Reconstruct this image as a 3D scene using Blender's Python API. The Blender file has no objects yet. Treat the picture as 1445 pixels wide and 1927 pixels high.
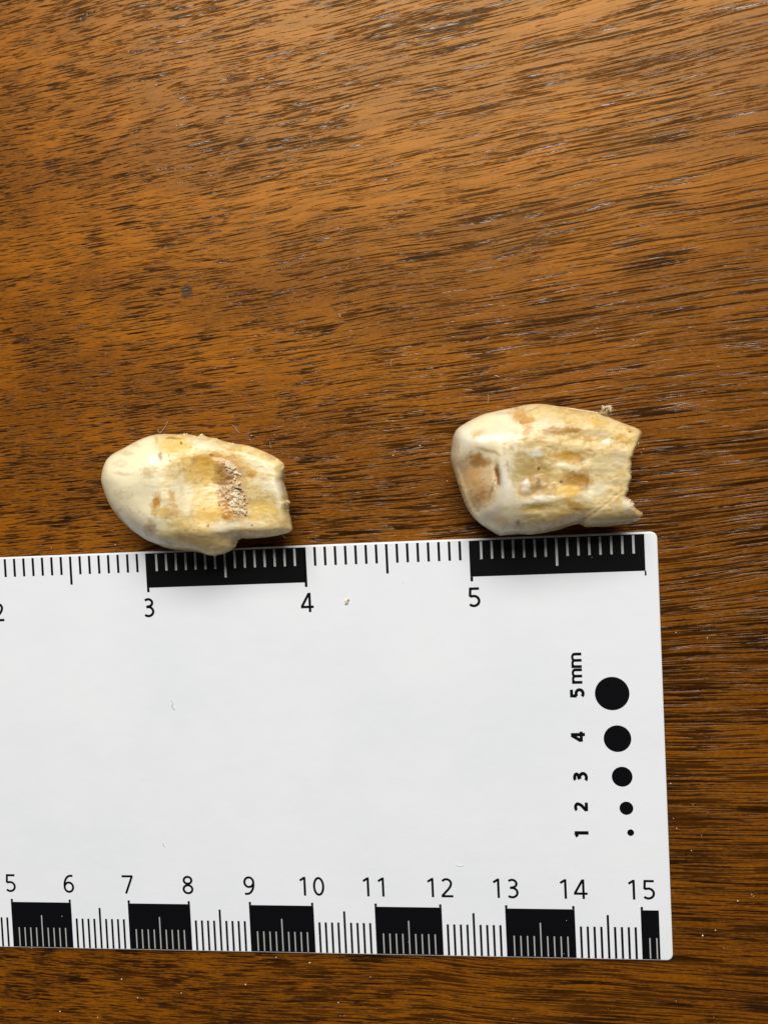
import bpy, bmesh, math, random
import numpy as np
from mathutils import Matrix, Vector
from mathutils.geometry import delaunay_2d_cdt

# ------------------------------------------------------------------ scene, camera, light
SC = bpy.context.scene
COL = SC.collection
SC.unit_settings.scale_length = 0.01          # one unit is one centimetre
CARD = 0.08                                    # thickness of the scale card (its top face is z = CARD)
RM = np.array([[0.9927999, -0.0473065, -0.1100478], [-0.0439469, -0.9984967, 0.0327582], [-0.1114321, -0.027686, -0.9933863]])                            # world -> camera (x right, y down, z forward)
CP = np.array([12.72464, 7.17952, 11.6305]) + np.array([0, 0, CARD])
FPX, PW, PH = 1447.0, 1445.0, 1927.0
cam = bpy.data.cameras.new('camera')
camo = bpy.data.objects.new('camera', cam)
COL.objects.link(camo)
rot = Matrix([RM[0], -RM[1], -RM[2]]).transposed()
camo.matrix_world = Matrix.Translation(Vector(CP)) @ rot.to_4x4()
cam.sensor_fit = 'VERTICAL'
cam.sensor_height = 24.0
cam.lens = 24.0 * FPX / PH
cam.clip_start = 0.1
cam.clip_end = 1000
SC.camera = camo

world = bpy.data.worlds.new('World')
SC.world = world
world.use_nodes = True
bg = world.node_tree.nodes['Background']
bg.inputs[0].default_value = (0.90, 0.93, 1.0, 1)
bg.inputs[1].default_value = 0.045

def area(name, loc, target, sx, sy, power, color):
    l = bpy.data.lights.new(name, 'AREA')
    l.shape = 'RECTANGLE'; l.size = sx; l.size_y = sy
    l.energy = power; l.color = color
    o = bpy.data.objects.new(name, l)
    COL.objects.link(o)
    o.location = loc
    o.rotation_euler = (Vector(target) - Vector(loc)).to_track_quat('-Z', 'Y').to_euler()
    return o
# the window the table stands at, above the top of the picture
area('window_light', (15, 95, 102), (11, 6, 0), 110, 76, 282000, (1.0, 0.965, 0.885))

SC.view_settings.view_transform = 'Standard'
SC.view_settings.look = 'None'
SC.view_settings.exposure = 0.0
SC.view_settings.gamma = 1.0

# ------------------------------------------------------------------ helpers
def at(u, v, z):
    """point at height z seen at photograph pixel (u, v)"""
    d = RM.T @ np.array([(u - PW / 2) / FPX, (v - PH / 2) / FPX, 1.0])
    t = (z - CP[2]) / d[2]
    return CP + d * t

def link(o, parent=None):
    COL.objects.link(o)
    if parent is not None:
        o.parent = parent
    return o

def tag(o, label=None, cat=None, group=None, kind=None):
    for k, val in (('label', label), ('category', cat), ('group', group), ('kind', kind)):
        if val:
            o[k] = val
    return o

def empty(name, loc):
    o = bpy.data.objects.new(name, None)
    o.location = loc
    o.empty_display_size = 0.3
    return link(o)

def mesh_obj(name, verts, faces, mat, parent=None, smooth=False, loc=(0, 0, 0)):
    me = bpy.data.meshes.new(name)
    me.from_pydata([tuple(map(float, q)) for q in verts], [], [tuple(int(i) for i in f) for f in faces])
    me.update()
    if smooth:
        me.polygons.foreach_set('use_smooth', [True] * len(me.polygons))
    if mat:
        me.materials.append(mat)
    o = bpy.data.objects.new(name, me)
    o.location = loc
    return link(o, parent)

_rng = np.random.RandomState(7)
_perm = _rng.rand(256, 256)
def vnoise(x, y, seed=0):
    x = np.asarray(x, float) + seed * 17.31; y = np.asarray(y, float) + seed * 9.77
    xi = np.floor(x).astype(int); yi = np.floor(y).astype(int)
    fx = x - xi; fy = y - yi
    fx = fx * fx * (3 - 2 * fx); fy = fy * fy * (3 - 2 * fy)
    g = lambda a, b: _perm[a & 255, b & 255]
    return ((g(xi, yi) * (1 - fx) + g(xi + 1, yi) * fx) * (1 - fy)
            + (g(xi, yi + 1) * (1 - fx) + g(xi + 1, yi + 1) * fx) * fy)
def fbm(x, y, seed=0, n=4):
    s = 0; a = 0.5; t = 0
    for i in range(n):
        s = s + a * vnoise(x * 2 ** i, y * 2 ** i, seed + i * 3); t += a; a *= 0.55
    return s / t
def sstep(a, b, t):
    t = np.clip((t - a) / (b - a), 0, 1)
    return t * t * (3 - 2 * t)

class NT:
    """small node-tree writer"""
    def __init__(self, name):
        self.m = bpy.data.materials.new(name)
        self.m.use_nodes = True
        self.t = self.m.node_tree
        self.b = self.t.nodes['Principled BSDF']
    def node(self, kind, **kw):
        n = self.t.nodes.new(kind)
        for k, v in kw.items():
            setattr(n, k, v)
        return n
    def set(self, sock, v):
        if isinstance(v, bpy.types.NodeSocket):
            self.t.links.new(v, sock)
        else:
            sock.default_value = v
    def math(self, op, a, b=0.0, c=0.0, clamp=False):
        n = self.node('ShaderNodeMath', operation=op, use_clamp=clamp)
        self.set(n.inputs[0], a); self.set(n.inputs[1], b); self.set(n.inputs[2], c)
        return n.outputs[0]
    def ramp(self, v, a, b, lo=0.0, hi=1.0):
        n = self.node('ShaderNodeMapRange', interpolation_type='SMOOTHSTEP')
        for i, q in enumerate((v, a, b, lo, hi)):
            self.set(n.inputs[i], q)
        return n.outputs[0]
    def comb(self, x, y, z=0.0):
        n = self.node('ShaderNodeCombineXYZ')
        for i, q in enumerate((x, y, z)):
            self.set(n.inputs[i], q)
        return n.outputs[0]
    def noise(self, vec, scale=1.0, detail=2.0, rough=0.5, dist=0.0):
        n = self.node('ShaderNodeTexNoise')
        self.set(n.inputs['Vector'], vec)
        n.inputs['Scale'].default_value = scale
        n.inputs['Detail'].default_value = detail
        n.inputs['Roughness'].default_value = rough
        n.inputs['Distortion'].default_value = dist
        return n.outputs[0]
    def mix(self, f, a, b, blend='MIX'):
        n = self.node('ShaderNodeMix', data_type='RGBA', blend_type=blend)
        self.set(n.inputs[0], f)
        self.set(n.inputs[6], a if isinstance(a, bpy.types.NodeSocket) else (*a, 1))
        self.set(n.inputs[7], b if isinstance(b, bpy.types.NodeSocket) else (*b, 1))
        return n.outputs[2]
    def bump(self, h, strength, dist, normal=None):
        n = self.node('ShaderNodeBump')
        n.inputs['Strength'].default_value = strength
        n.inputs['Distance'].default_value = dist
        self.set(n.inputs['Height'], h)
        if normal is not None:
            self.set(n.inputs['Normal'], normal)
        return n.outputs[0]
    def pos(self):
        g = self.node('ShaderNodeNewGeometry')
        s = self.node('ShaderNodeSeparateXYZ')
        self.t.links.new(g.outputs['Position'], s.inputs[0])
        return g.outputs['Position'], s.outputs[0], s.outputs[1], s.outputs[2]

def plain(name, color, rough=0.4, spec=0.5, coat=0.0):
    n = NT(name)
    n.b.inputs['Base Color'].default_value = (*color, 1)
    n.b.inputs['Roughness'].default_value = rough
    n.b.inputs['Specular IOR Level'].default_value = spec
    n.b.inputs['Coat Weight'].default_value = coat
    return n.m

# ------------------------------------------------------------------ table: varnished hardwood
def wood_material():
    n = NT('varnished_hardwood')
    P, x, y, z = n.pos()
    # streamlines of the grain fan out: rising to the right at the far side, falling at the near side
    e = n.math('EXPONENT', n.math('MULTIPLY', n.math('SUBTRACT', x, 10.0), -0.0095))
    v0 = n.math('MULTIPLY', n.math('SUBTRACT', y, 2.4), e)
    w1 = n.noise(n.comb(n.math('MULTIPLY', x, 0.16), n.math('MULTIPLY', y, 0.22), 3.1), 1.0, 2.0)
    w2 = n.noise(n.comb(n.math('MULTIPLY', x, 0.7), n.math('MULTIPLY', y, 0.8), 7.7), 1.0, 2.0)
    v = n.math('ADD', v0, n.math('MULTIPLY', n.math('SUBTRACT', w1, 0.5), 0.45))
    v = n.math('ADD', v, n.math('MULTIPLY', n.math('SUBTRACT', w2, 0.5), 0.06))
    # pores are short dashes on the left and drawn-out lines on the right
    t = n.math('SUBTRACT', x, 9.5)
    ln = n.math('LOGARITHM', n.math('ADD', n.math('EXPONENT', n.math('MULTIPLY', t, -0.5)), 1.0), math.e)
    xs = n.math('ADD', n.math('MULTIPLY', x, 0.62), n.math('MULTIPLY', ln, -2.0 * 1.6))
    # fine and coarse pores
    edge = n.noise(n.comb(n.math('MULTIPLY', x, 9.0), n.math('MULTIPLY', v, 30.0), 21.0), 1.0, 2.0, 0.6)
    pa = n.noise(n.comb(xs, n.math('MULTIPLY', v, 32.0), 1.0), 1.0, 2.5, 0.6, 0.05)
    pb = n.noise(n.comb(n.math('MULTIPLY', xs, 1.5), n.math('MULTIPLY', v, 46.0), 4.0), 1.0, 1.5, 0.55, 0.05)
    pc = n.noise(n.comb(n.math('MULTIPLY', xs, 0.7), n.math('MULTIPLY', v, 5.5), 9.0), 1.0, 2.0, 0.6, 0.05)
    band = n.noise(n.comb(n.math('MULTIPLY', xs, 0.35), n.math('MULTIPLY', v, 1.5), 2.0), 1.0, 3.0, 0.6)
    clump = n.noise(n.comb(n.math('MULTIPLY', xs, 0.9), n.math('MULTIPLY', v, 4.0), 5.0), 1.0, 2.0, 0.55)
    # sheen fading towards the near side, painted into the colour; pores denser there too
    near_dim = n.ramp(n.math('ADD', n.math('ADD', v, n.math('MULTIPLY', x, -0.13)), n.math('MULTIPLY', n.math('SUBTRACT', band, 0.5), 3.0)), 0.5, 8.2, 1.0, 0.0)
    dens = n.math('ADD', n.math('MULTIPLY', n.math('SUBTRACT', band, 0.5), 0.18), n.math('MULTIPLY', n.math('SUBTRACT', clump, 0.5), 0.28))
    dens = n.math('ADD', dens, n.math('ADD', n.math('MULTIPLY', near_dim, 0.05), n.math('MULTIPLY', n.math('SUBTRACT', edge, 0.5), 0.16)))
    ra = n.ramp(n.math('ADD', pa, dens), 0.540, 0.625)
    rb = n.ramp(n.math('ADD', pb, dens), 0.555, 0.645)
    rc = n.ramp(n.math('ADD', pc, dens), 0.56, 0.74)
    pore = n.math('MAXIMUM', ra, n.math('MULTIPLY', rb, 0.85))
    # wood between the pores
    tone = n.noise(n.comb(n.math('MULTIPLY', xs, 0.25), n.math('MULTIPLY', v, 0.8), 11.0), 1.0, 3.0, 0.6)
    fine = n.noise(n.comb(n.math('MULTIPLY', xs, 0.9), n.math('MULTIPLY', v, 17.0), 13.0), 1.0, 3.0, 0.6)
    fleck = n.noise(n.comb(n.math('MULTIPLY', x, 14.0), n.math('MULTIPLY', v, 30.0), 15.0), 1.0, 2.0, 0.6)
    c = n.mix(n.ramp(tone, 0.32, 0.68), (0.190, 0.052, 0.0012), (0.385, 0.120, 0.0030))
    c = n.mix(n.math('MULTIPLY', near_dim, 0.62), c, (0.140, 0.039, 0.0008))
    c = n.mix(n.math('MULTIPLY', rc, 0.45), c, (0.085, 0.028, 0.003))
    c = n.mix(n.math('MULTIPLY', n.ramp(band, 0.45, 0.72), 0.40), c, (0.12, 0.036, 0.002))
    c = n.mix(n.math('MULTIPLY', n.ramp(fine, 0.40, 0.66), 0.64), c, (0.115, 0.034, 0.0018))
    c = n.mix(n.math('MULTIPLY', n.ramp(fleck, 0.40, 0.70), 0.20), c, (0.47, 0.18, 0.012))
    c = n.mix(n.math('MULTIPLY', pore, n.ramp(n.noise(n.comb(n.math('MULTIPLY', xs, 0.8), n.math('MULTIPLY', v, 6.0), 41.0), 1.0, 2.0), 0.35, 0.62, 0.76, 1.0)), c, (0.022, 0.0075, 0.0018))
    # a small knot
    k = at(352, 549, 0)
    dx = n.math('MULTIPLY', n.math('SUBTRACT', x, float(k[0])), 9.0)
    dy = n.math('MULTIPLY', n.math('SUBTRACT', y, float(k[1])), 8.0)
    kd = n.math('SQRT', n.math('ADD', n.math('MULTIPLY', dx, dx), n.math('MULTIPLY', dy, dy)))
    kd = n.math('ADD', kd, n.math('MULTIPLY', n.math('SUBTRACT', n.noise(P, 9.0), 0.5), 1.3))
    knot = n.ramp(kd, 0.6, 1.25, 1.0, 0.0)
    c = n.mix(n.math('MULTIPLY', knot, 0.85), c, (0.03, 0.022, 0.018))
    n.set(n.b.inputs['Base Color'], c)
    # satin varnish that sinks into the pores
    h = n.math('ADD', n.math('MULTIPLY', pore, -1.0), n.math('MULTIPLY', fleck, 0.10))
    h = n.math('ADD', h, n.math('MULTIPLY', fine, -0.08))
    nm = n.bump(h, 0.40, 0.012)
    n.set(n.b.inputs['Normal'], nm)
    n.b.inputs['Roughness'].default_value = 0.37
    n.set(n.b.inputs['Specular IOR Level'], n.math('ADD', 0.48, n.math('MULTIPLY', pore, -0.34)))
    n.b.inputs['Specular Tint'].default_value = (1.0, 0.66, 0.30, 1)
    lac = n.noise(n.comb(n.math('MULTIPLY', xs, 1.6), n.math('MULTIPLY', v, 16.0), 31.0), 1.0, 2.0, 0.6)
    lac = n.math('MULTIPLY', n.ramp(lac, 0.53, 0.63), n.ramp(pore, 0.15, 0.6))
    n.set(n.b.inputs['Coat Weight'], n.math('ADD', 0.015, n.math('MULTIPLY', lac, 1.0)))
    n.b.inputs['Coat Roughness'].default_value = 0.10
    n.set(n.b.inputs['Coat Normal'], n.bump(n.math('ADD', n.math('MULTIPLY', h, 0.7), n.math('MULTIPLY', n.math('MULTIPLY', pore, edge), -1.4)), 0.35, 0.012))
    return n.m

def build_table():
    bm = bmesh.new()
    bmesh.ops.create_cube(bm, size=1.0, matrix=Matrix.Translation((11, 6, -1.25)) @ Matrix.Diagonal((120, 70, 2.5, 1)))
    bmesh.ops.bevel(bm, geom=[e for e in bm.edges], offset=0.3, segments=3, affect='EDGES')
    me = bpy.data.meshes.new('table_top'); bm.to_mesh(me); bm.free()
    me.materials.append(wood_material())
    o = link(bpy.data.objects.new('table_top', me))
    tag(o, 'glossy orange brown hardwood table top with dark streaky grain', kind='structure')
build_table()

# ------------------------------------------------------------------ scale card (ruler)
def card_material():
    n = NT('white_laminate')
    P, x, y, z = n.pos()
    a = n.noise(P, 0.35, 3.0, 0.6)
    b = n.noise(P, 38.0, 2.0, 0.6)
    c = n.mix(n.ramp(a, 0.3, 0.7), (0.785, 0.82, 0.885), (0.82, 0.855, 0.915))
    c = n.mix(n.ramp(b, 0.66, 0.80, 0.0, 0.10), c, (0.5, 0.49, 0.46))
    n.set(n.b.inputs['Base Color'], c)
    n.b.inputs['Roughness'].default_value = 0.34
    n.b.inputs['Specular IOR Level'].default_value = 0.45
    n.set(n.b.inputs['Normal'], n.bump(n.math('ADD', n.math('MULTIPLY', n.noise(P, 3.0, 3.0), 1.0), n.math('MULTIPLY', b, 0.08)), 0.25, 0.02))
    return n.m

def ink_material(name, col):
    n = NT(name)
    P, x, y, z = n.pos()
    b = n.noise(P, 26.0, 3.0, 0.7)
    c = n.mix(n.ramp(b, 0.64, 0.78, 0.0, 0.35), col, (0.035, 0.035, 0.04))
    n.set(n.b.inputs['Base Color'], c)
    n.b.inputs['Roughness'].default_value = 0.30
    n.b.inputs['Specular IOR Level'].default_value = 0.35
    return n.m

INK = ink_material('black_ink', (0.0030, 0.0032, 0.0042))
GAP = plain('unprinted_line', (0.60, 0.60, 0.60), 0.35)
GAPD = plain('unprinted_fine_line', (0.42, 0.43, 0.43), 0.35)

X0, X1, Y0, Y1 = -0.55, 15.43, -0.02, 6.395
def build_card():
    root = empty('scale_ruler', (0, 0, 0))
    tag(root, 'white plastic photo scale ruler with black inch and centimetre marks, lying below the two teeth', 'ruler')
    # body: rounded-corner plate with rolled edges
    def loop(inset, z):
        r = 0.10; pts = []
        for cx, cy, a0 in ((X1 - r, Y1 - r, 0), (X0 + r, Y1 - r, 90), (X0 + r, Y0 + r, 180), (X1 - r, Y0 + r, 270)):
            for k in range(7):
                a = math.radians(a0 + 15 * k)
                pts.append((cx + (r - inset) * math.cos(a), cy + (r - inset) * math.sin(a), z))
        return pts
    prof = [(0.02, 0.003), (0.004, 0.010), (0.0, 0.025), (0.0, 0.055), (0.004, 0.070), (0.012, 0.077), (0.024, CARD)]
    V, F = [], []
    for ins, z in prof:
        V += loop(ins, z)
    m = 28
    for i in range(len(prof) - 1):
        for k in range(m):
            F.append((i * m + k, i * m + (k + 1) % m, (i + 1) * m + (k + 1) % m, (i + 1) * m + k))
    F.append(tuple(range((len(prof) - 1) * m, len(prof) * m)))
    F.append(tuple(reversed(range(m))))
    body = mesh_obj('card', V, F, card_material(), root)
    zi = CARD + 0.0015; zg = CARD + 0.003
    unit = {}
    def rect(name, x0, x1, y0, y1, mat, z):
        key = (name, mat.name)
        if key not in unit:
            me = bpy.data.meshes.new(name)
            me.from_pydata([(-.5, -.5, 0), (.5, -.5, 0), (.5, .5, 0), (-.5, .5, 0)], [], [(0, 1, 2, 3)])
            me.materials.append(mat)
            unit[key] = me
        o = bpy.data.objects.new(name, unit[key])
        o.location = ((x0 + x1) / 2, (y0 + y1) / 2, z)
        o.scale = (x1 - x0, y1 - y0, 1)
        return link(o, root)
    # --- inch edge
    ytop = 6.365
    for i in range(7):
        x = 2.54 * i
        blk = i % 2 == 1
        rect('black_tick', x - 0.02, x + 0.02, 5.752, ytop if i % 2 == 0 else 5.8205, INK, zi) if i < 6 else rect('black_tick', x - 0.012, x + 0.012, 5.752, 5.8205, INK, zi)
        if i == 6:
            break
        if blk:
            rect('black_bar', x - 0.02, x + 2.54, 5.822, ytop, INK, zi)
        for k in range(1, 16):
            xx = x + 2.54 * k / 16
            L = (0.41 if blk else 0.45) if k == 8 else (0.27 if blk else 0.29)
            if blk:
                rect('white_tick', xx - 0.017, xx + 0.017, ytop - 0.012 - L, ytop - 0.014, GAP, zg)
            else:
                rect('black_tick', xx - 0.019, xx + 0.019, ytop - L, ytop, INK, zi)
    # --- centimetre edge
    for i in range(0, 16):
        x = float(i)
        blk = i % 2 == 1
        xe = min(x + 1, 15.245)
        if blk:
            rect('black_bar', x - 0.018, xe + (0.018 if i < 15 else 0), 0.0, 0.745, INK, zi)
            rect('black_tick', x - 0.018, x + 0.018, 0.7465, 0.795, INK, zi)
            if i < 15:
                rect('black_tick', xe - 0.018, xe + 0.018, 0.7465, 0.795, INK, zi)
        elif i == 0:
            rect('black_tick', x - 0.018, x + 0.018, 0.0, 0.795, INK, zi)
        for k in range(1, 10):
            xx = x + 0.1 * k
            if xx > 15.22:
                break
            if blk:
                rect('white_tick', xx - 0.0095, xx + 0.0095, 0.012, 0.53 if k == 5 else 0.325, GAPD, zg)
            else:
                rect('black_tick', xx - 0.017, xx + 0.017, 0.0, 0.665 if k == 5 else 0.485, INK, zi)
    # --- numerals drawn as strokes
    def arc(cx, cy, rx, ry, a0, a1, nseg=16):
        return [(cx + rx * math.cos(math.radians(a0 + (a1 - a0) * k / nseg)), cy + ry * math.sin(math.radians(a0 + (a1 - a0) * k / nseg))) for k in range(nseg + 1)]
    def glyph(ch, w):
        h = w / 2; B = h; T = 1 - h
        if ch == '0': return [arc(.36, .5, .30 - h, .5 - h, 0, 360, 32)]
        if ch == '1': return [[(.40, 0), (.40, 1.0)], [(.40, .985 - h * .4), (.15, .80)]]
        if ch == '2': return [arc(.33, .72, .235, T - .72, 150, -20, 14) + [(.52, .56), (.43, .43), (.10, B + .02)], [(.06, B), (.66, B)]]
        if ch == '3': return [arc(.31, .745, .22, T - .745, 140, -90, 18) + [(.20, .525)], [(.20, .525)] + arc(.30, .285, .265, .24, 90, -135, 18)]
        if ch == '4': return [[(.50, 0), (.50, 1.0)], [(.47, .965), (.085, .30)], [(.03, .27), (.70, .27)]]
        if ch == '5': return [[(.60, T), (.16 + h * .3, T)], [(.165, T + h), (.135, .53)], [(.135, .545)] + arc(.315, .315, .265, .25, 108, -140, 20)]
        if ch == '6': return [arc(.36, .315, .30 - h, .315 - h, 0, 360, 28), [(.60, T - .01), (.48, T)] + arc(.48, .42, .36, T - .42, 96, 178, 12) + [(.12, .32)]]
        if ch == '7': return [[(.04, T), (.66, T)], [(.61, T - .01), (.24, 0)]]
        if ch == '8': return [arc(.36, .755, .22 - h * .15, T - .755, 0, 360, 24), arc(.36, .275, .30 - h, .275 - h, 0, 360, 24)]
        if ch == '9': return [[(.72 - a, 1 - b) for a, b in s] for s in glyph('6', w)]
        if ch == 'm':
            xh = .74
            return [[(.10, 0), (.10, xh)], arc(.285, xh - .24, .185, .24 - h, 175, 0, 12) + [(.47, 0)], arc(.655, xh - .24, .185, .24 - h, 175, 0, 12) + [(.84, 0)]]
    def stroke_mesh(strokes, w):
        V, F = [], []
        for s in strokes:
            s = [Vector(q) for q in s]
            closed = (s[0] - s[-1]).length < 1e-6
            if closed: s = s[:-1]
            nn = len(s); L = []
            for i, q in enumerate(s):
                a = s[(i - 1) % nn] if (closed or i > 0) else None
                b = s[(i + 1) % nn] if (closed or i < nn - 1) else None
                d1 = (q - a).normalized() if a is not None else None
                d2 = (b - q).normalized() if b is not None else None
                if d1 is None: d1 = d2
                if d2 is None: d2 = d1
                t = (d1 + d2).normalized(); nrm = Vector((-t.y, t.x))
                k = 1 / max(0.5, nrm.dot(Vector((-d1.y, d1.x))))
                L.append((q + nrm * w / 2 * k, q - nrm * w / 2 * k))
            for i in range(nn if closed else nn - 1):
                (a, b), (c, d) = L[i], L[(i + 1) % nn]
                o = len(V); V += [b, d, c, a]; F.append((o, o + 1, o + 2, o + 3))
        r = delaunay_2d_cdt(V, [], F, 0, 1e-5)
        return [tuple(q) for q in r[0]], [tuple(f) for f, src in zip(r[2], r[5]) if len(src)]
    def number(name, text, cx, y0, cap, w, parent):
        """upright number centred on cx"""
        strokes = []; pen = 0.0
        for ch in text:
            strokes += [[(a + pen, b) for a, b in s] for s in glyph(ch, w)]
            pen += 0.78
        off = pen / 2 - 0.03
        v, f = stroke_mesh(strokes, w)
        return mesh_obj(name, [((a - off) * cap, b * cap, 0) for a, b in v], f, INK, parent, loc=(cx, y0, zi))
    for i in range(1, 6):
        number('numeral', str(i), 2.54 * i + (0.03 if i == 5 else 0), 5.36, 0.30, 0.132, root)
    for i in range(1, 16):
        number('numeral', str(i), float(i), 0.905, 0.30, 0.12, root)
    # --- dot gauge
    for dia, u, v in ((5, 1151.2, 1305.1), (4, 1161.2, 1390), (3, 1170, 1461.6), (2, 1178, 1520.9), (1, 1186, 1566.8)):
        c = at(u, v, CARD)
        r = dia / 20
        pts = [(r * math.cos(a), r * math.sin(a), 0) for a in np.linspace(0, 2 * math.pi, 48, endpoint=False)]
        mesh_obj('dot', pts, [tuple(range(48))], INK, root, loc=(c[0], c[1], zi))
    zz = lambda a, b: at(1000 + a * 0.2283, 1180 + b * 0.2283, CARD)
    def side(ch, base, ylo, yhi, cap=0.205, w=0.225, pieces=None):
        v, f = stroke_mesh(pieces or glyph(ch, w), w)
        xs = [a for a, b in v]; lo, hi = min(xs), max(xs)
        p0 = zz(base, yhi); p1 = zz(base, ylo)
        k = (p1[1] - p0[1]) / (hi - lo)
        mesh_obj('numeral' if ch != 'm' else 'letter', [(-b * cap, (a - lo) * k, 0) for a, b in v], f, INK, root, loc=(p0[0], p0[1], zi))
    side('5', 432, 503, 581); side('4', 441, 861, 950); side('3', 457, 1193, 1272); side('2', 465, 1444, 1522); side('1', 470, 1682, 1736)
    side('m', 418, 340, 467, w=0.17); side('m', 413, 210, 337, w=0.17)
build_card()

# ------------------------------------------------------------------ teeth
def tooth_material(name, enamel):
    n = NT(name)
    P, x, y, z = n.pos()
    a = n.node('ShaderNodeAttribute', attribute_name='Col')
    c = a.outputs['Color']
    m1 = n.noise(P, 9.0, 4.0, 0.65)
    m2 = n.noise(n.comb(n.math('MULTIPLY', x, 11.0), n.math('MULTIPLY', y, 42.0), z), 1.0, 3.0, 0.6, 0.6)
    f = 0.08 if enamel else 0.16
    c = n.mix(n.ramp(m1, 0.45, 0.75, 0.0, f), c, (0.56, 0.42, 0.22), 'MULTIPLY')
    if not enamel:
        c = n.mix(n.ramp(m2, 0.5, 0.72, 0.0, 0.14), c, (0.62, 0.45, 0.22), 'MULTIPLY')
    n.set(n.b.inputs['Base Color'], c)
    n.b.inputs['Roughness'].default_value = 0.20 if enamel else 0.30
    n.b.inputs['Specular IOR Level'].default_value = 0.5
    n.b.inputs['Subsurface Weight'].default_value = 0.28
    n.b.inputs['Subsurface Radius'].default_value = (1.0, 0.6, 0.35)
    n.b.inputs['Subsurface Scale'].default_value = 0.07
    h = n.math('ADD', n.math('MULTIPLY', m1, 0.5), n.math('MULTIPLY', m2, 0.10 if enamel else 0.35))
    n.set(n.b.inputs['Normal'], n.bump(h, 0.10 if enamel else 0.22, 0.02))
    return n.m
ENAMEL = tooth_material('stained_enamel', True)
DENTINE = tooth_material('stained_root_dentine', False)

ZS = 410 / 1445                                 # scale of the traced close-up
def smooth_loop(pts, step):
    """Catmull-Rom through a closed outline, resampled"""
    p = np.array(pts, float); n = len(p); out = []
    for i in range(n):
        p0, p1, p2, p3 = p[i - 1], p[i], p[(i + 1) % n], p[(i + 2) % n]
        m = max(1, int(np.linalg.norm(p2 - p1) / step))
        for k in range(m):
            t = k / m
            out.append(0.5 * (2 * p1 + (p2 - p0) * t + (2 * p0 - 5 * p1 + 4 * p2 - p3) * t * t + (3 * p1 - p0 - 3 * p2 + p3) * t ** 3))
    return np.array(out)

def seg_dist(P, A, B):
    """distance of every P to the nearest of the segments A-B"""
    out = np.full(len(P), 1e9)
    d = B - A; l2 = (d ** 2).sum(1) + 1e-12
    for s in range(0, len(P), 4000):
        q = P[s:s + 4000]
        w = q[:, None, :] - A[None]
        t = np.clip((w * d[None]).sum(2) / l2[None], 0, 1)
        r = w - t[..., None] * d[None]
        out[s:s + 4000] = np.sqrt((r ** 2).sum(2)).min(1)
    return out

def inside(P, poly):
    x, y = P[:, 0], P[:, 1]; r = np.zeros(len(P), bool)
    A = poly; B = np.roll(poly, -1, 0)
    for (ax, ay), (bx, by) in zip(A, B):
        if ay == by: continue
        c = ((ay > y) != (by > y)) & (x < (bx - ax) * (y - ay) / (by - ay) + ax)
        r ^= c
    return r

def ell(U, V, cx, cy, rx, ry, rot=0.0):
    a = math.radians(rot); c, s = math.cos(a), math.sin(a)
    du, dv = U - cx, V - cy
    return np.sqrt(((du * c + dv * s) / rx) ** 2 + ((-du * s + dv * c) / ry) ** 2)

def lin(c):
    return np.array(c, float)

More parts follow.
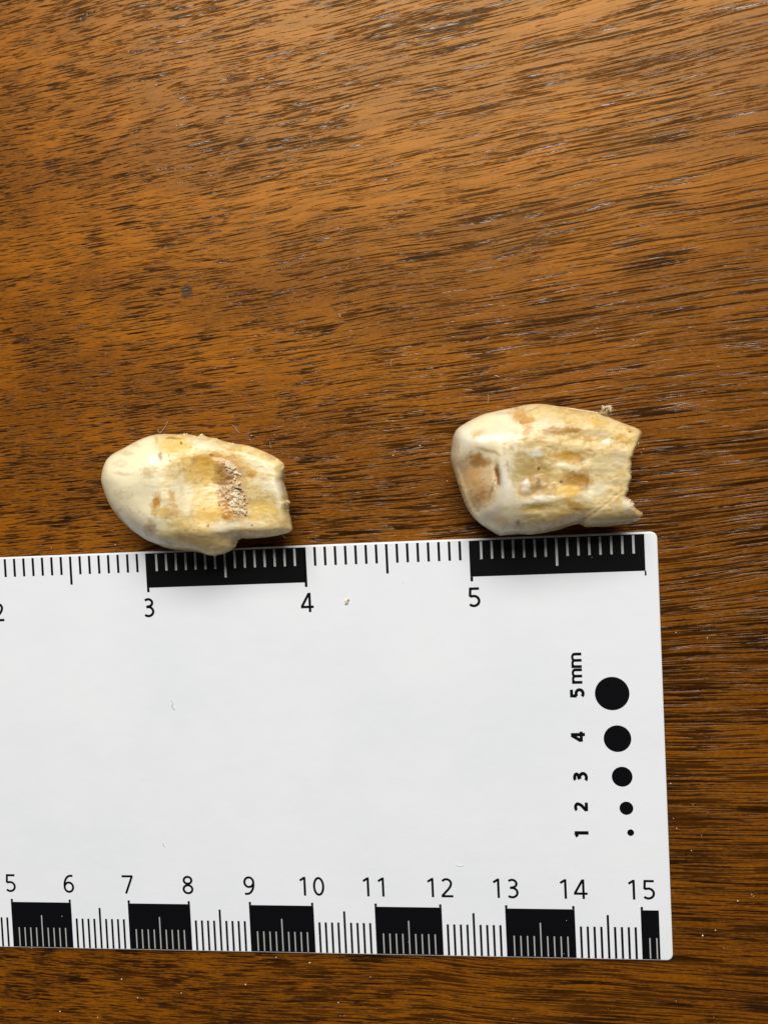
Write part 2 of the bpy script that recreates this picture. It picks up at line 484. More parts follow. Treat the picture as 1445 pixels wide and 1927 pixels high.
def build_tooth(origin, outline, is_end, zs, top_fn, side_r, end_r, paint, split, label):
    """closed solid inside a traced outline; U, V below are close-up coordinates of the photograph"""
    toU = np.array(origin, float)
    target = smooth_loop(outline, 6.0)
    ctr0 = target.mean(0)
    def geometry(cl, g):
        nC = len(cl)
        zc = zs(cl[:, 0])
        cl2 = np.array([at(toU[0] + u * ZS, toU[1] + v * ZS, z)[:2] for (u, v), z in zip(cl, zc)])
        A = cl2; B = np.roll(cl2, -1, 0)
        end = np.array([is_end(u, v) for u, v in target])
        lo, hi = cl2.min(0), cl2.max(0)
        gx = np.arange(lo[0], hi[0], g); gy = np.arange(lo[1], hi[1], g * 0.87)
        GX, GY = np.meshgrid(gx, gy)
        GX = GX + (np.arange(len(gy)) % 2)[:, None] * g * 0.5
        G = np.c_[GX.ravel(), GY.ravel()]
        G = G[inside(G, cl2)]
        G = G[seg_dist(G, A, B) > max(0.026, g * 0.6)]
        # extra rings close to the edge, where the surface turns over
        t = B - np.roll(cl2, 1, 0); t /= np.linalg.norm(t, axis=1)[:, None]
        nrm = np.c_[-t[:, 1], t[:, 0]]
        if inside(cl2 + nrm * 0.01, cl2).mean() < 0.5: nrm = -nrm
        ring = []
        for dd in (0.0015, 0.005, 0.011, 0.019):
            q = cl2 + nrm * dd
            ok = inside(q, cl2) & (seg_dist(q, A, B) > dd * 0.85)
            ring.append(q[ok])
        pts = np.vstack([cl2] + ring + [G])
        r = delaunay_2d_cdt([Vector(q) for q in pts], [], [tuple(range(nC))], 1, 1e-6)
        P = np.array([tuple(q) for q in r[0]]); T = np.array([tuple(f) for f in r[2]])
        onC = np.array([any(k < nC for k in o) for o in r[3]])
        M = np.linalg.lstsq(np.c_[cl2, np.ones(nC)], cl, rcond=None)[0]
        uv = np.c_[P, np.ones(len(P))] @ M; U, V = uv[:, 0], uv[:, 1]
        Z0 = zs(U)
        for k in np.where(onC)[0]:
            Z0[k] = zc[((cl2 - P[k]) ** 2).sum(1).argmin()]
        dS = seg_dist(P, A[~end], B[~end]); dE = seg_dist(P, A[end], B[end])
        pf = lambda d, R: np.sqrt(np.clip(1 - (1 - np.clip(d / R, 0, 1)) ** 2, 0, 1))
        base = pf(dS, side_r(U, V)) * pf(dE, end_r)
        E = np.vstack([T[:, [0, 1]], T[:, [1, 2]], T[:, [2, 0]]])
        cnt = np.bincount(E.ravel(), minlength=len(P)).astype(float)
        soft = sstep(0.05, 0.2, np.minimum(dS, dE))
        for _ in range(25 if g < 0.03 else 4):       # melt the ridge along the middle
            q = np.bincount(E[:, 0], base[E[:, 1]], len(P)) + np.bincount(E[:, 1], base[E[:, 0]], len(P))
            base = base * (1 - soft) + soft * q / cnt
        H, D = top_fn(U, V)
        zt = Z0 + H * base + D * sstep(0.0, 0.12, np.minimum(dS, dE))
        zb = Z0 * (1 - pf(dS, 0.5) * pf(dE, 0.5)) + 0.002
        zt[onC] = Z0[onC]
        zt = np.maximum(zt, zb + 0.004)
        return P, T, onC, U, V, zt, zb
    def outline_error(P, zt, zb):
        X = np.vstack([np.c_[P, zt], np.c_[P, zb]]) - CP
        c = X @ RM.T
        q = np.c_[FPX * c[:, 0] / c[:, 2] + PW / 2, FPX * c[:, 1] / c[:, 2] + PH / 2]
        q = (q - toU) / ZS - ctr0
        NB = 120
        def radii(w):
            a = ((np.arctan2(w[:, 1], w[:, 0]) / (2 * math.pi)) % 1.0 * NB).astype(int) % NB
            r = np.zeros(NB); np.maximum.at(r, a, np.hypot(w[:, 0], w[:, 1])); return r
        d = radii(q) - radii(target - ctr0)
        for _ in range(3):
            d = (np.roll(d, 1) + 2 * d + np.roll(d, -1)) / 4
        return d
    cl = target.copy()
    w0 = target - ctr0
    ang = (np.arctan2(w0[:, 1], w0[:, 0]) / (2 * math.pi)) % 1.0 * 120 - 0.5
    dirs = w0 / np.linalg.norm(w0, axis=1)[:, None]
    for _ in range(3):                               # fit the plan so that the bulging solid has the traced outline
        P, T, onC, U, V, zt, zb = geometry(cl, 0.05)
        d = outline_error(P, zt, zb)
        cl = cl - dirs * np.interp(ang, np.arange(-1, 121), np.r_[d[-1], d, d[0]])[:, None] * 0.9
    P, T, onC, U, V, zt, zb = geometry(cl, 0.0145)
    n = len(P)
    bot = np.arange(n) + n
    bot[onC] = np.where(onC)[0]
    Vt = np.vstack([np.c_[P, zt], np.c_[P, zb]])
    ccw = np.cross(P[T[:, 1]] - P[T[:, 0]], P[T[:, 2]] - P[T[:, 0]]) > 0
    T[~ccw] = T[~ccw][:, ::-1]
    bT = bot[T][:, ::-1]
    F = np.vstack([T, bT])
    ok = (F[:, 0] != F[:, 1]) & (F[:, 1] != F[:, 2]) & (F[:, 0] != F[:, 2])
    both = np.zeros(len(F), bool)
    both[len(T):] = onC[T].all(1)
    F = F[ok & ~both]
    # vertex normals of the whole body, so crown and root meet without a seam
    fn = np.cross(Vt[F[:, 1]] - Vt[F[:, 0]], Vt[F[:, 2]] - Vt[F[:, 0]])
    VN = np.zeros_like(Vt)
    for k in range(3):
        for ax in range(3):
            VN[:, ax] += np.bincount(F[:, k], fn[:, ax], len(Vt))
    VN /= np.linalg.norm(VN, axis=1)[:, None] + 1e-12
    X = np.c_[P, zt] - CP; X = X @ RM.T
    US = ((FPX * X[:, 0] / X[:, 2] + PW / 2) - toU[0]) / ZS; VS = ((FPX * X[:, 1] / X[:, 2] + PH / 2) - toU[1]) / ZS
    U, V = US, VS                                    # stains keep the places they were traced at
    C = paint(U, V, P)
    CC = np.vstack([C, C])
    U2 = np.r_[U, U]; V2 = np.r_[V, V]
    ctr = Vt[np.where(~onC)[0]].mean(0)
    root = empty('tooth', (ctr[0], ctr[1], 0))
    tag(root, label, 'tooth', 'broken stained animal teeth on the table')
    fc = split(U2[F].mean(1), V2[F].mean(1)) if split else np.zeros(len(F), bool)
    parts = {}
    for nm, sel, mat in (('crown', fc, ENAMEL), ('root', ~fc, DENTINE)):
        f = F[sel]; used = np.unique(f)
        mp = np.full(len(Vt), -1); mp[used] = np.arange(len(used))
        vv = Vt[used] - np.array([ctr[0], ctr[1], 0])
        o = mesh_obj(nm, vv, mp[f], mat, root, True)
        at_ = o.data.attributes.new('Col', 'FLOAT_COLOR', 'POINT')
        at_.data.foreach_set('color', np.c_[CC[used], np.ones(len(used))].astype(np.float32).ravel())
        o.data.normals_split_custom_set_from_vertices([tuple(q) for q in VN[used]])
        parts[nm] = o
    # height lookup for the things stuck to the surface
    def surf(u, v):
        i = ((US - u) ** 2 + (VS - v) ** 2).argmin()
        return np.array([P[i, 0] - ctr[0], P[i, 1] - ctr[1], zt[i]])
    return root, parts, surf

def painter(base_fn, stains, seed):
    def paint(U, V, P):
        C = base_fn(U, V)
        mk = sstep(420, 620, U)
        for sc, sd, col, k in ((120, 31, (.68, .50, .22), .55), (45, 37, (.60, .42, .17), .40), (34, 43, (.60, .37, .08), .55), (14, 41, (.55, .36, .12), .35)):
            m = sstep(0.50, 0.70, fbm(U / sc, V / (sc * .6), seed + sd, 5)) * k * (0.12 + 0.88 * mk)
            C = C * (1 - m[:, None]) + lin(col)[None] * m[:, None]
        wu = (fbm(U / 60, V / 60, seed + 50) - 0.5) * 72 + (fbm(U / 17, V / 17, seed + 60) - 0.5) * 34
        wv = (fbm(U / 60, V / 60, seed + 70) - 0.5) * 60 + (fbm(U / 17, V / 17, seed + 80) - 0.5) * 34
        for i, s in enumerate(stains):
            cx, cy, rx, ry, rot, col, k = s[:7]
            hard = s[7] if len(s) > 7 else 0.6
            wob = min(1.0, min(rx, ry) / 30.0)
            e = ell(U + wu * wob, V + wv * wob, cx, cy, rx, ry, rot)
            m = 1 - sstep(1 - hard, 1 + hard * 0.7, e)
            if min(rx, ry) > 14:
                mt = s[8] if len(s) > 8 else 0.38
                m = m * (1 - mt + mt * sstep(0.34, 0.58, fbm(U / 30, V / 18, seed + i, 5)))
                k = min(1.0, k * 1.3)
            C = C * (1 - (m * k)[:, None]) + lin(col)[None] * (m * k)[:, None]
            if min(rx, ry) > 18 and sum(col) < 1.6:            # tide line round the stain
                t = np.exp(-((e - 1.0) / 0.07) ** 2) * sstep(0.46, 0.66, fbm(U / 22, V / 22, seed + 90 + i)) * 0.55 * k
                C = C * (1 - t[:, None]) + lin((.34, .19, .06))[None] * t[:, None]
        return np.clip(C, 0.004, 0.95)
    return paint

# ---- the left tooth
L_OUT = [(76,400),(82,340),(100,290),(128,248),(170,215),(230,183),(290,150),(350,122),(400,105),(450,96),(510,93),(560,95),(600,96),(640,92),(655,98),(690,102),(725,106),(745,96),(757,104),(790,115),(835,122),(848,128),(880,139),(920,148),(960,157),(1010,163),(1060,175),(1120,196),(1180,221),(1225,244),(1260,268),(1284,292),(1289,320),(1284,345),(1285,375),(1281,400),(1290,430),(1300,460),(1312,500),(1316,530),(1328,548),(1322,575),(1320,610),(1330,650),(1336,690),(1341,722),(1338,735),(1318,748),(1280,760),(1230,770),(1180,777),(1130,783),(1080,788),(1040,790),(1010,786),(990,795),(978,812),(968,830),(960,845),(940,862),(910,880),(880,890),(850,897),(835,902),(820,898),(805,902),(770,893),(730,882),(680,872),(620,866),(560,861),(500,848),(440,826),(380,799),(330,770),(280,735),(230,690),(180,635),(140,578),(110,510),(88,450)]
def l_end(u, v):
    return u > 1278 and 300 < v < 742
def l_top(U, V):
    H = 0.68 - 0.46 * sstep(450, 1300, U)
    H = H + 0.05 * np.exp(-ell(U, V, 260, 330, 220, 200) ** 2)
    D = -0.15 * np.exp(-ell(U, V, 830, 400, 210, 150, 12) ** 2)
    D = D - 0.05 * np.exp(-ell(U, V, 480, 540, 90, 110) ** 2)
    D = D + 0.05 * np.exp(-ell(U, V, 620, 480, 60, 200, -15) ** 2)
    D = D + 0.05 * np.exp(-ell(U, V, 980, 720, 330, 45, -3) ** 2)
    D = D + 0.04 * np.exp(-ell(U, V, 930, 190, 330, 50, 14) ** 2)
    D = D - 0.05 * np.exp(-ell(U, V, 1130, 560, 170, 60) ** 2)
    rough = sstep(420, 560, U)
    D = D + rough * (0.020 * (fbm(U / 90, V / 44, 3) - 0.5) + 0.004 * (fbm(U / 60, V / 9, 4) - 0.5))
    D = D + 0.014 * (fbm(U / 120, V / 120, 6) - 0.5)
    crust = np.clip(1.25 - ell(U, V, 940, 330, 85, 42, 28), 0, 1) + np.clip(1.25 - ell(U, V, 965, 520, 75, 150, -14), 0, 1)
    D = D + 0.03 * sstep(0, 0.5, crust) * fbm(U / 22, V / 22, 9)
    return H, D
WHT = (.90, .83, .63)
def l_base(U, V):
    k = sstep(390, 620, U + 150 * (fbm(U / 80, V / 80, 21, 5) - 0.5))[:, None]
    return lin((.91, .82, .57)) * (1 - k) + lin((.86, .69, .35)) * k
YEL, OCH, TAN, BRN, DRK = (.80, .50, .10), (.54, .265, .035), (.64, .42, .18), (.30, .14, .035), (.07, .045, .025)
L_ST = [
 (560,170,150,75,8,YEL,.55), (790,310,200,120,10,(.84,.53,.13),.95,.75,.3), (840,260,150,50,8,OCH,.55), (740,560,150,120,0,(.78,.57,.22),.62,.9,.45),
 (820,600,150,80,-8,YEL,.62,.9,.5), (880,400,55,120,-6,BRN,.65), (905,590,38,90,-10,OCH,.75), (690,270,40,30,0,BRN,.40),
 (545,122,62,7,4,(.25,.15,.07),.75), (436,135,14,34,15,(.45,.28,.12),.5), (466,250,17,34,-8,(.38,.21,.09),.8), (380,330,40,52,-20,(.66,.48,.22),.6),
 (460,312,95,16,-2,(.62,.43,.2),.45), (432,560,24,78,8,OCH,.75), (545,500,24,42,0,OCH,.65), (540,600,70,34,0,TAN,.75), (470,620,50,26,10,YEL,.6),
 (600,440,14,55,-15,(.62,.48,.28),.6), (620,500,60,150,-12,WHT,.55), (560,450,34,36,0,WHT,.6),
 (245,225,40,18,0,TAN,.45), (200,295,46,30,0,(.60,.45,.26),.45,.8,.8), (215,358,66,12,6,(.46,.32,.17),.5,.8,.8), (230,480,70,38,-10,(.62,.47,.27),.45,.8,.8), (300,170,30,14,0,TAN,.4),
 (330,700,170,70,36,(.62,.54,.42),.55,.9,.2), (400,712,38,52,8,(.40,.27,.16),.6), (525,808,44,26,30,(.46,.33,.25),.5), (790,772,150,58,4,(.60,.42,.19),.7), (720,850,60,24,0,TAN,.5),
 (1010,310,110,22,32,YEL,.65), (1066,366,40,22,10,OCH,.85), (1140,590,140,52,4,(.68,.47,.13),.8), (1030,660,100,30,-5,YEL,.5), (1192,245,42,15,18,(.56,.33,.2),.6), (930,198,34,15,0,OCH,.5), (1050,215,30,10,0,(.6,.5,.32),.6),
 (980,690,160,34,-4,WHT,.5), (880,705,90,26,-15,WHT,.5), (1200,430,110,60,14,(.80,.74,.58),.6), (760,150,130,36,6,WHT,.6), (1110,300,110,40,18,(.76,.68,.5),.5), (1250,500,40,130,-5,(.8,.74,.56),.5),
 (1290,560,10,150,-7,(.62,.45,.18),.5),
 (950,330,95,52,28,(.52,.33,.2),.8), (972,520,82,150,-14,(.48,.30,.18),.85), (930,385,40,18,0,BRN,.8), (960,600,50,30,0,OCH,.6),
 (855,560,9,18,-12,DRK,.95,.3), (780,702,10,9,20,DRK,.8,.3), (1071,697,6,6,0,DRK,.95,.3), (800,234,17,8,20,DRK,.6,.3), (742,391,5,5,0,DRK,.9,.3), (605,152,12,8,30,DRK,.75,.3), (520,240,7,10,0,BRN,.8,.3), (532,272,14,6,20,BRN,.7,.3), (829,506,5,4,0,DRK,.8,.3), (1164,469,11,3,20,DRK,.6,.3), (1180,640,4,4,0,DRK,.7,.3), (665,338,5,5,0,DRK,.7,.3), (820,335,4,4,0,DRK,.6,.3), (757,590,3,14,0,BRN,.6,.3),
]
def l_split(u, v):
    return u + 60 * (fbm(u / 60, v / 45, 86) - 0.5) + 30 * (fbm(u / 18, v / 18, 87) - 0.5) < np.interp(v, [80, 200, 300, 400, 500, 620, 700, 800, 880, 910], [440, 470, 400, 385, 415, 450, 560, 680, 740, 760])
l_root, l_parts, l_surf = build_tooth((170, 790), L_OUT, l_end, lambda U: 0.46 + 0.20 * sstep(900, 1300, U), l_top,
    lambda U, V: 0.72 - 0.30 * sstep(400, 1000, U), 0.10, painter(l_base, L_ST, 1), l_split,
    'left tooth with smooth rounded crown and a crumbly pinkish crust on its yellow root')

# ---- the right tooth
R_OUT = [(63,430),(66,370),(76,300),(90,260),(108,235),(150,205),(200,175),(260,146),(320,128),(390,112),(460,100),(530,84),(590,74),(640,71),(690,72),(740,80),(800,92),(860,103),(920,113),(980,121),(1035,130),(1075,148),(1110,158),(1150,175),(1200,195),(1250,214),(1290,230),(1318,246),(1330,262),(1322,285),(1312,310),(1300,345),(1285,380),(1272,410),(1265,440),(1257,447),(1262,470),(1258,500),(1255,525),(1260,560),(1255,585),(1246,605),(1250,612),(1238,625),(1242,645),(1235,665),(1225,680),(1222,692),(1242,697),(1250,710),(1266,722),(1275,745),(1290,765),(1310,778),(1340,797),(1336,815),(1310,840),(1270,858),(1220,870),(1160,878),(1090,884),(1020,887),(960,888),(935,876),(912,868),(870,876),(820,892),(770,908),(720,917),(680,926),(630,934),(580,937),(530,935),(480,938),(430,941),(390,944),(360,930),(310,900),(260,868),(210,820),(170,760),(140,690),(115,620),(95,550),(72,480)]
def r_end(u, v):
    return u > 1215 and 255 < v < 800
def r_top(U, V):
    H = 0.64 - 0.22 * sstep(450, 1300, U)
    D = 0.06 * np.exp(-ell(U, V, 190, 300, 110, 90, -25) ** 2)
    D = D - 0.04 * np.exp(-ell(U, V, 250, 560, 100, 160, -8) ** 2)
    D = D - 0.065 * sstep(355, 520, V + 0.25 * (U - 200) + 40 * (fbm(U / 90, V / 90, 66) - 0.5)) * (1 - sstep(310, 420, U))
    D = D - 0.07 * np.exp(-ell(U, V, 362, 545, 18, 75, -6) ** 2)
    D = D - 0.012 * np.exp(-ell(U, V, 280, 400, 90, 30, 15) ** 2)
    D = D + 0.035 * np.exp(-ell(U, V, 430, 560, 60, 190, 6) ** 2)
    D = D + 0.02 * np.exp(-ell(U, V, 330, 780, 130, 50, -35) ** 2)
    D = D - 0.045 * np.exp(-ell(U, V, 610, 520, 120, 110) ** 2)
    D = D + 0.022 * np.exp(-ell(U, V, 550, 620, 50, 50) ** 2)
    D = D + 0.022 * np.exp(-ell(U, V, 900, 190, 330, 50, 8) ** 2)
    D = D - 0.030 * np.exp(-ell(U, V, 900, 300, 330, 42, 7) ** 2)
    D = D + 0.013 * np.exp(-ell(U, V, 900, 370, 260, 26, 8) ** 2)
    D = D - 0.017 * np.exp(-ell(U, V, 850, 430, 130, 34, 6) ** 2)
    D = D + 0.013 * np.exp(-ell(U, V, 900, 500, 200, 26, 4) ** 2)
    D = D - 0.026 * np.exp(-ell(U, V, 900, 600, 120, 60, 6) ** 2)
    D = D + 0.017 * np.exp(-ell(U, V, 650, 705, 170, 26, -8) ** 2)
    D = D - 0.013 * np.exp(-ell(U, V, 640, 760, 100, 22, -4) ** 2)
    D = D + sstep(480, 600, U) * 0.035 * (fbm(U / 170, V / 80, 19, 3) - 0.5)
    # split that frees the lower corner
    crack = ell(U + 16 * (fbm(V / 40, U / 40, 77) - .5), V + 16 * (fbm(U / 40, V / 40, 78) - .5), 1060, 730, 180, 6, -40)
    D = D - 0.007 * np.exp(-crack ** 2)
    D = D + 0.022 * np.exp(-ell(U, V, 1120, 820, 190, 60, -6) ** 2) * sstep(-40, 40, (V - 835) + (U - 935) * 0.84)
    rough = sstep(440, 560, U)
    D = D + rough * (0.018 * (fbm(U / 90, V / 44, 13) - 0.5) + 0.004 * (fbm(U / 60, V / 9, 14) - 0.5))
    D = D + 0.018 * (fbm(U / 110, V / 110, 16) - 0.5)
    return H, D
def r_base(U, V):
    k = sstep(460, 620, U + 150 * (fbm(U / 80, V / 80, 22, 5) - 0.5))[:, None]
    return lin((.90, .80, .55)) * (1 - k) + lin((.85, .68, .36)) * k
RST = (.28, .11, .03)
R_ST = [
 (170,310,90,95,0,(.90,.85,.70),.7), (85,440,24,200,0,(.70,.53,.34),.6), (225,560,112,170,-6,(.72,.43,.16),.95,.75,.22), (245,440,66,40,0,(.50,.27,.09),.8),
 (255,690,100,76,-20,(.40,.22,.085),.85,.8,.3), (150,560,34,110,-12,(.66,.43,.20),.6,.8,.2), (300,540,40,80,0,(.70,.53,.32),.6), (335,635,12,40,20,(.34,.2,.1),.7),
 (250,270,54,32,-20,(.66,.46,.22),.65), (330,300,50,14,25,(.66,.48,.26),.5), (330,385,90,12,18,(.52,.34,.16),.65), (250,440,14,50,0,BRN,.5),
 (300,430,30,18,0,WHT,.7), (430,540,42,170,6,(.80,.75,.66),.8), (350,770,120,44,-38,(.72,.63,.50),.65), (430,700,80,60,0,(.72,.64,.52),.5),
 (400,250,110,80,0,(.80,.72,.55),.5), (525,150,85,48,12,OCH,.65), (566,225,34,90,-4,OCH,.7), (470,125,120,10,-8,(.62,.42,.2),.6), (600,110,60,8,-20,BRN,.45), (520,190,14,14,0,BRN,.6),
 (478,350,56,58,0,(.50,.37,.15),.65), (492,352,24,32,0,(.82,.76,.62),.8), (590,480,150,100,0,(.48,.35,.13),.8), (560,560,80,110,0,(.40,.29,.12),.5), (650,590,110,100,0,(.48,.30,.09),.85), (550,618,46,50,0,(.80,.75,.65),.9),
 (520,640,20,40,0,OCH,.5), (640,600,14,42,4,DRK,.6), (645,502,10,10,0,DRK,.85,.4), (620,390,60,40,0,(.84,.79,.66),.7), (620,640,90,22,-10,(.36,.22,.08),.6),
 (700,200,90,60,0,(.74,.60,.40),.5), (800,252,112,30,-2,(.46,.25,.06),.95,.45,.2), (950,300,110,16,5,OCH,.4), (850,420,125,36,8,(.56,.31,.06),.9,.5,.2), (930,440,16,24,0,BRN,.6), (900,580,105,68,10,(.48,.25,.05),.95,.5,.2), (850,650,100,40,0,YEL,.7), (968,590,12,56,10,BRN,.6),
 (820,480,110,22,5,(.84,.76,.56),.6), (640,705,150,26,-8,(.80,.74,.62),.7), (620,756,100,22,-4,(.64,.43,.13),.8), (890,745,76,34,30,OCH,.75), (790,800,110,40,-20,YEL,.45), (1206,298,64,28,8,(.60,.35,.06),.85), (1250,240,40,14,25,OCH,.6), (1040,190,60,26,10,YEL,.45),
 (516,870,26,38,0,(.44,.26,.08),.85), (400,852,46,50,0,OCH,.5), (760,884,130,26,-12,(.52,.33,.11),.75), (1110,830,190,38,-6,(.58,.45,.2),.7), (1180,770,80,30,30,(.62,.5,.26),.6), (1090,470,170,70,0,(.64,.54,.33),.5), (1130,580,120,30,0,(.62,.52,.3),.5), (1200,430,60,60,0,(.66,.55,.38),.5), (1000,660,120,60,-20,(.82,.77,.6),.6),
 (1090,322,36,17,-10,(.9,.88,.86),.95,.3), (1070,260,60,26,0,(.62,.48,.32),.4), (1075,716,150,5,-40,(.90,.83,.62),.4,.5), (938,834,22,9,-10,DRK,.7,.5), (1240,740,40,40,0,(.8,.74,.64),.6),
 (795,590,14,5,-8,DRK,.85,.3), (280,572,6,6,0,BRN,.7,.3), (125,620,8,22,-25,BRN,.6), (990,380,18,7,20,BRN,.55,.4), (1252,252,10,7,0,BRN,.7,.4), (710,350,20,5,0,OCH,.6,.4), (366,545,20,78,-6,(.26,.10,.025),.95,.5,.1), (250,445,80,34,4,(.46,.23,.06),.7,.8,.3),
]
def r_split(u, v):
    return u + 60 * (fbm(u / 60, v / 45, 88) - 0.5) + 30 * (fbm(u / 18, v / 18, 89) - 0.5) < np.interp(v, [70, 250, 330, 480, 600, 700, 850, 945], [520, 540, 555, 480, 490, 480, 500, 520])
r_root, r_parts, r_surf = build_tooth((830, 740), R_OUT, r_end, lambda U: 0.46 + 0.0 * U, r_top,
    lambda U, V: 0.66 - 0.26 * sstep(400, 1000, U), 0.10, painter(r_base, R_ST, 2), r_split,
    'right tooth with a brown worn crown, grooved root and fibre tuft on its upper edge')

# ---- bits stuck to the teeth
def tube(pts, rad, sides=6):
    V, F = [], []
    pts = [np.array(p, float) for p in pts]
    for i, p in enumerate(pts):
        d = pts[min(i + 1, len(pts) - 1)] - pts[max(i - 1, 0)]; d = d / (np.linalg.norm(d) + 1e-9)
        a = np.cross(d, (0, 0, 1)); a = a / (np.linalg.norm(a) + 1e-9) if np.linalg.norm(a) > 1e-6 else np.array((1, 0, 0))
        b = np.cross(d, a)
        r = rad[i] if hasattr(rad, '__len__') else rad
        for k in range(sides):
            t = 2 * math.pi * k / sides
            V.append(p + (a * math.cos(t) + b * math.sin(t)) * r)
    for i in range(len(pts) - 1):
        for k in range(sides):
            F.append((i * sides + k, i * sides + (k + 1) % sides, (i + 1) * sides + (k + 1) % sides, (i + 1) * sides + k))
    F.append(tuple(reversed(range(sides)))); F.append(tuple(range((len(pts) - 1) * sides, len(pts) * sides)))
    return V, F
def join(parts):
    V, F = [], []
    for v, f in parts:
        o = len(V); V += list(v); F += [tuple(i + o for i in q) for q in f]
    return V, F
def grain_material(name, c1, c2, scale):
    n = NT(name)
    P, x, y, z = n.pos()
    n.set(n.b.inputs['Base Color'], n.mix(n.ramp(n.noise(P, scale, 3.0, 0.6), 0.35, 0.65), c1, c2))
    n.b.inputs['Roughness'].default_value = 0.55
    n.b.inputs['Subsurface Weight'].default_value = 0.15
    n.b.inputs['Subsurface Scale'].default_value = 0.03
    return n.m
CRUST = grain_material('porous_bone_crust', (.64, .46, .27), (.88, .75, .54), 8.0)
CREAM = grain_material('cream_crumb', (.78, .68, .48), (.88, .82, .68), 16.0)
SPLINT = plain('dark_splinter', (.02, .017, .014), 0.5)
rnd = random.Random(5)
worms = []
def crust_in(u, v):
    return (ell(u, v, 938, 322, 84, 32, 34) < 1 + rnd.uniform(-.35, .2)) or (ell(u, v, 972, 520, 68, 150, -16) < 1 + rnd.uniform(-.4, .15))
tries = 0
while len(worms) < 95 and tries < 4000:
    tries += 1
    u, v = rnd.uniform(860, 1060), rnd.uniform(270, 660)
    if not crust_in(u, v): continue
    a = rnd.uniform(0, 2 * math.pi); pts = []
    for k in range(rnd.choice((3, 4, 4, 5))):
        s = l_surf(u, v)
        pts.append((s[0] + rnd.uniform(-.004, .004), s[1] + rnd.uniform(-.004, .004), s[2] + 0.003 + rnd.uniform(-.010, .014)))
        a += rnd.uniform(-1.0, 1.0); u += math.cos(a) * 12; v += math.sin(a) * 12
        if not crust_in(u, v): break
    if len(pts) < 2: continue
    r0 = rnd.uniform(0.012, 0.026)
    worms.append(tube(pts, [r0 * rnd.uniform(.75, 1.2) for _ in pts]))
v, f = join(worms)
o = mesh_obj('bone_crust', v, f, CRUST, l_parts['root'], True); tag(o, 'pinkish porous crust of fine bone worms', kind='stuff')
s0, s1 = l_surf(962, 448), l_surf(1015, 463)
v, f = tube([s0 + (0, 0, .035), (s0 + s1) / 2 + (0, 0, .045), s1 + (0, 0, .04)], [.006, .011, .004])
mesh_obj('dark_splinter', v, f, SPLINT, l_parts['root'], True)
def crumb(p, r, rn):
    bm = bmesh.new(); bmesh.ops.create_icosphere(bm, subdivisions=1, radius=1.0)
    V = [np.array(q.co) * (r * rn.uniform(.6, 1.3)) * np.array((1.1, .9, .8)) + p for q in bm.verts]
    F = [tuple(q.index for q in fc.verts) for fc in bm.faces]; bm.free()
    return V, F
cr = []
for u, v_ in ((600,98),(640,95),(655,99),(700,104),(740,99),(755,104),(780,113),(845,126),(850,130),(960,160), (990,797),(1005,790),(1038,789),(975,815),(966,838),(822,900),(838,902),(1322,552),(1326,545),(1318,580),(1300,455),(1316,600)):
    if rnd.random() < .3: continue
    for q in range(rnd.choice((1, 2, 5))):
        s = l_surf(u + rnd.uniform(-14, 10), v_ + rnd.uniform(-10, 10))
        cr.append(crumb(s + (0, 0, rnd.uniform(-.01, .012)), rnd.choice((.005, .007, .010, .016)), rnd))
v, f = join(cr)
o = mesh_obj('edge_crumb', v, f, CREAM, l_parts['root'], False); tag(o, kind='stuff')
# tuft of dried fibre on the upper edge of the right tooth
TUFT = grain_material('dried_fibre', (.50, .38, .22), (.78, .66, .46), 20.0)
tf = []
def rp(u, v, z):
    p = at(830 + u * ZS, 740 + v * ZS, z)
    return np.array([p[0] - r_root.location.x, p[1] - r_root.location.y, z])
for k in range(34):
    b = rp(1075 + rnd.uniform(-40, 40), 146 + rnd.uniform(-6, 10), 0.50 + rnd.uniform(-.03, .05))
    m_ = rp(1085 + rnd.uniform(-22, 22), 112 + rnd.uniform(-12, 12), 0.56 + rnd.uniform(-.05, .08))
    e_ = rp(1098 + rnd.uniform(-34, 36), 90 + rnd.uniform(-10, 16), 0.60 + rnd.uniform(-.06, .08))
    tf.append(tube([b, m_, e_], [.016, .014, .008]))
for k in range(10):
    b = rp(1105 + rnd.uniform(-8, 10), 92 + rnd.uniform(-8, 8), 0.62)
    e_ = rp(1132 + rnd.uniform(-10, 10), 118 + rnd.uniform(-14, 12), 0.60 + rnd.uniform(-.05, .05))
    tf.append(tube([b, (b + e_) / 2 + np.array((0, .012, .01)), e_], [.013, .012, .008]))
v, f = join(tf)
mesh_obj('fibre_tuft', v, f, TUFT, r_parts['root'], True)
# thin skin along that edge
sk = [rp(u, v, 0.50) for u, v in ((760, 86), (850, 102), (940, 117), (1030, 133), (1075, 148), (1105, 160))]
v, f = tube(sk, [.004, .012, .016, .02, .02, .008])
mesh_obj('dried_skin', v, f, TUFT, r_parts['root'], True)
cr = []
for u, v_ in ((1258,450),(1257,520),(1230,700),(1248,712),(1262,725),(1270,740),(1285,765),(1300,775),(1300,350),(1308,362),(1312,345),(1322,340)):
    if rnd.random() < .3: continue
    for q in range(rnd.choice((1, 2, 5))):
        s = r_surf(u + rnd.uniform(-10, 2), v_ + rnd.uniform(-9, 9))
        cr.append(crumb(s + (0, 0, rnd.uniform(-.015, .012)), rnd.choice((.005, .007, .010, .014)), rnd))
v, f = join(cr)
o = mesh_obj('edge_crumb', v, f, CREAM, r_parts['root'], False); tag(o, kind='stuff')

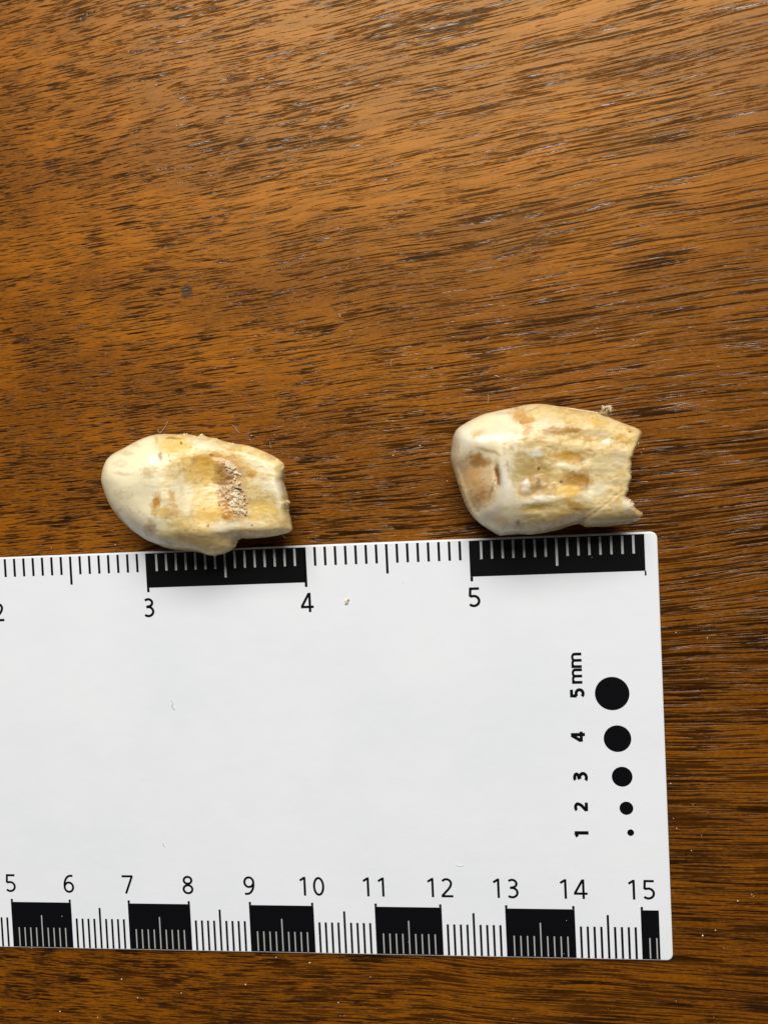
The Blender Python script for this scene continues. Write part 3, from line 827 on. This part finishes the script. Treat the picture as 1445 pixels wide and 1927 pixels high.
# ------------------------------------------------------------------ lint, flakes and dust
LINT = plain('pale_lint', (.55, .50, .46), 0.5)
def lint(px, label, z=0.006, rad=0.0032, name='lint_fibre', group='lint fibres on the table'):
    P = [at(u, v, 0) for u, v in px]
    c = P[0]
    path = smooth_path([p[:2] - c[:2] for p in P])
    v, f = tube([(a, b, rad + 0.004 * math.sin(k * 0.7) ** 2) for k, (a, b) in enumerate(path)], rad, 5)
    o = mesh_obj(name, v, f, LINT, None, True, (c[0], c[1], z))
    tag(o, label, 'lint', group)
def smooth_path(p, m=5):
    p = [np.array(q) for q in p]; out = []
    for i in range(len(p) - 1):
        p0, p1, p2, p3 = p[max(i - 1, 0)], p[i], p[i + 1], p[min(i + 2, len(p) - 1)]
        for k in range(m):
            t = k / m
            out.append(0.5 * (2 * p1 + (p2 - p0) * t + (2 * p0 - 5 * p1 + 4 * p2 - p3) * t * t + (3 * p1 - p0 - 3 * p2 + p3) * t ** 3))
    return out + [p[-1]]
lint([(298, 808), (301, 815), (306, 811), (312, 803), (317, 793)], 'pale lint fibre bent like a tick above the crown of the left tooth')
lint([(437, 800), (443, 803), (447, 810), (452, 815)], 'thin curved lint fibre above the middle of the left tooth')
lint([(509, 832), (509, 838), (511, 843)], 'tiny hooked lint fibre near the upper right corner of the left tooth')
lint([(918, 742), (919, 750), (918, 758)], 'short upright lint fibre above the crown of the right tooth')
lint([(638, 590), (640, 595), (641, 598)], 'tiny white lint hook in the middle of the bare wood', rad=0.0045)
lint([(586, 257), (585, 263), (588, 268)], 'short lint fibre on the wood in the upper middle of the picture')
lint([(911, 184), (912, 190), (905, 191)], 'small crooked lint fibre on the shiny upper wood')
lint([(736, 690), (735, 683), (739, 676)], 'curled lint fibre on the dark wood between the teeth')
lint([(930, 708), (934, 707), (938, 710), (931, 706)], 'short lint fibre up and left of the right tooth crown')
lint([(533, 1008), (538, 1012)], 'short stiff white bristle beside the lower right corner of the left tooth', rad=0.006)
FLK = plain('pale_flake', (.66, .57, .40), 0.5)
GRY = plain('grey_fluff', (.60, .60, .60), 0.6)
c = at(653, 1132, CARD)
v, f = join([crumb(np.array((0, 0, .015)), .03, rnd), crumb(np.array((.02, .03, .015)), .024, rnd), crumb(np.array((-.015, -.03, .012)), .018, rnd)])
tag(mesh_obj('bone_flake', v, f, FLK, None, False, (c[0], c[1], CARD + .002)), 'tiny yellowish flake on the white ruler below the numeral 4', 'flake')
for px, lab in (([(322, 1316), (326, 1322), (324, 1330), (329, 1335), (323, 1326)], 'grey fluff crumb on the blank left middle of the ruler'),
                ([(306, 1586), (309, 1588), (308, 1591), (312, 1592)], 'grey fluff crumb on the ruler above the numeral 8'),
                ([(858, 1627), (866, 1630), (872, 1628)], 'faint curved hair on the ruler above the numeral 12')):
    P = [at(u, v, CARD) for u, v in px]; c = P[0]
    v, f = tube([(a, b, .004) for a, b in smooth_path([p[:2] - c[:2] for p in P])], .0045, 5)
    tag(mesh_obj('lint_fibre', v, f, GRY, None, True, (c[0], c[1], CARD + .002)), lab, 'lint', 'lint fibres on the ruler')
DUST = plain('white_dust', (.80, .76, .70), 0.5)
dr = random.Random(11); ds = []
known = [(243,98),(412,140),(468,126),(468,135),(295,161),(481,410),(703,410),(852,634),(576,330),(474,820),(478,825),(517,818),(841,905),(790,839),(740,857),(218,1025),(98,1031),(1261,1474),(1266,1540),(1272,1558),(1413,1683),(1416,1686),(1387,1695),(230,1842),(185,1914),(342,1868),(463,1852),(520,1801),(583,1811),(641,1911),(648,1911),(637,1886),(697,1838),(98,1934),(114,1903),(260,1877),(1345,1750),(1321,1760),(1300,1600),(1330,1200),(1271,1190),(1350,690),(1297,660),(852,606),(975,255),(976,350),(1123,618),(1190,640),(1210,845),(1206,852)]
for u, v in known:
    p = at(u, v, 0); ds.append(crumb(np.array((p[0], p[1], .008)), dr.uniform(.005, .012), dr))
for k in range(90):
    p = at(dr.uniform(-60, 1500), dr.choice((dr.uniform(0, 1000), dr.uniform(1500, 1960))), 0)
    ds.append(crumb(np.array((p[0], p[1], .004)), dr.uniform(.0028, .006), dr))
for k in range(14):
    p = at(dr.uniform(60, 1200), dr.choice((dr.uniform(1040, 1100), dr.uniform(1720, 1800))), CARD)
    ds.append(crumb(np.array((p[0], p[1], CARD + .004)), dr.uniform(.004, .007), dr))
v, f = join(ds)
tag(mesh_obj('dust_specks', v, f, DUST), 'tiny white dust specks scattered over the wood and ruler', 'dust', kind='stuff')
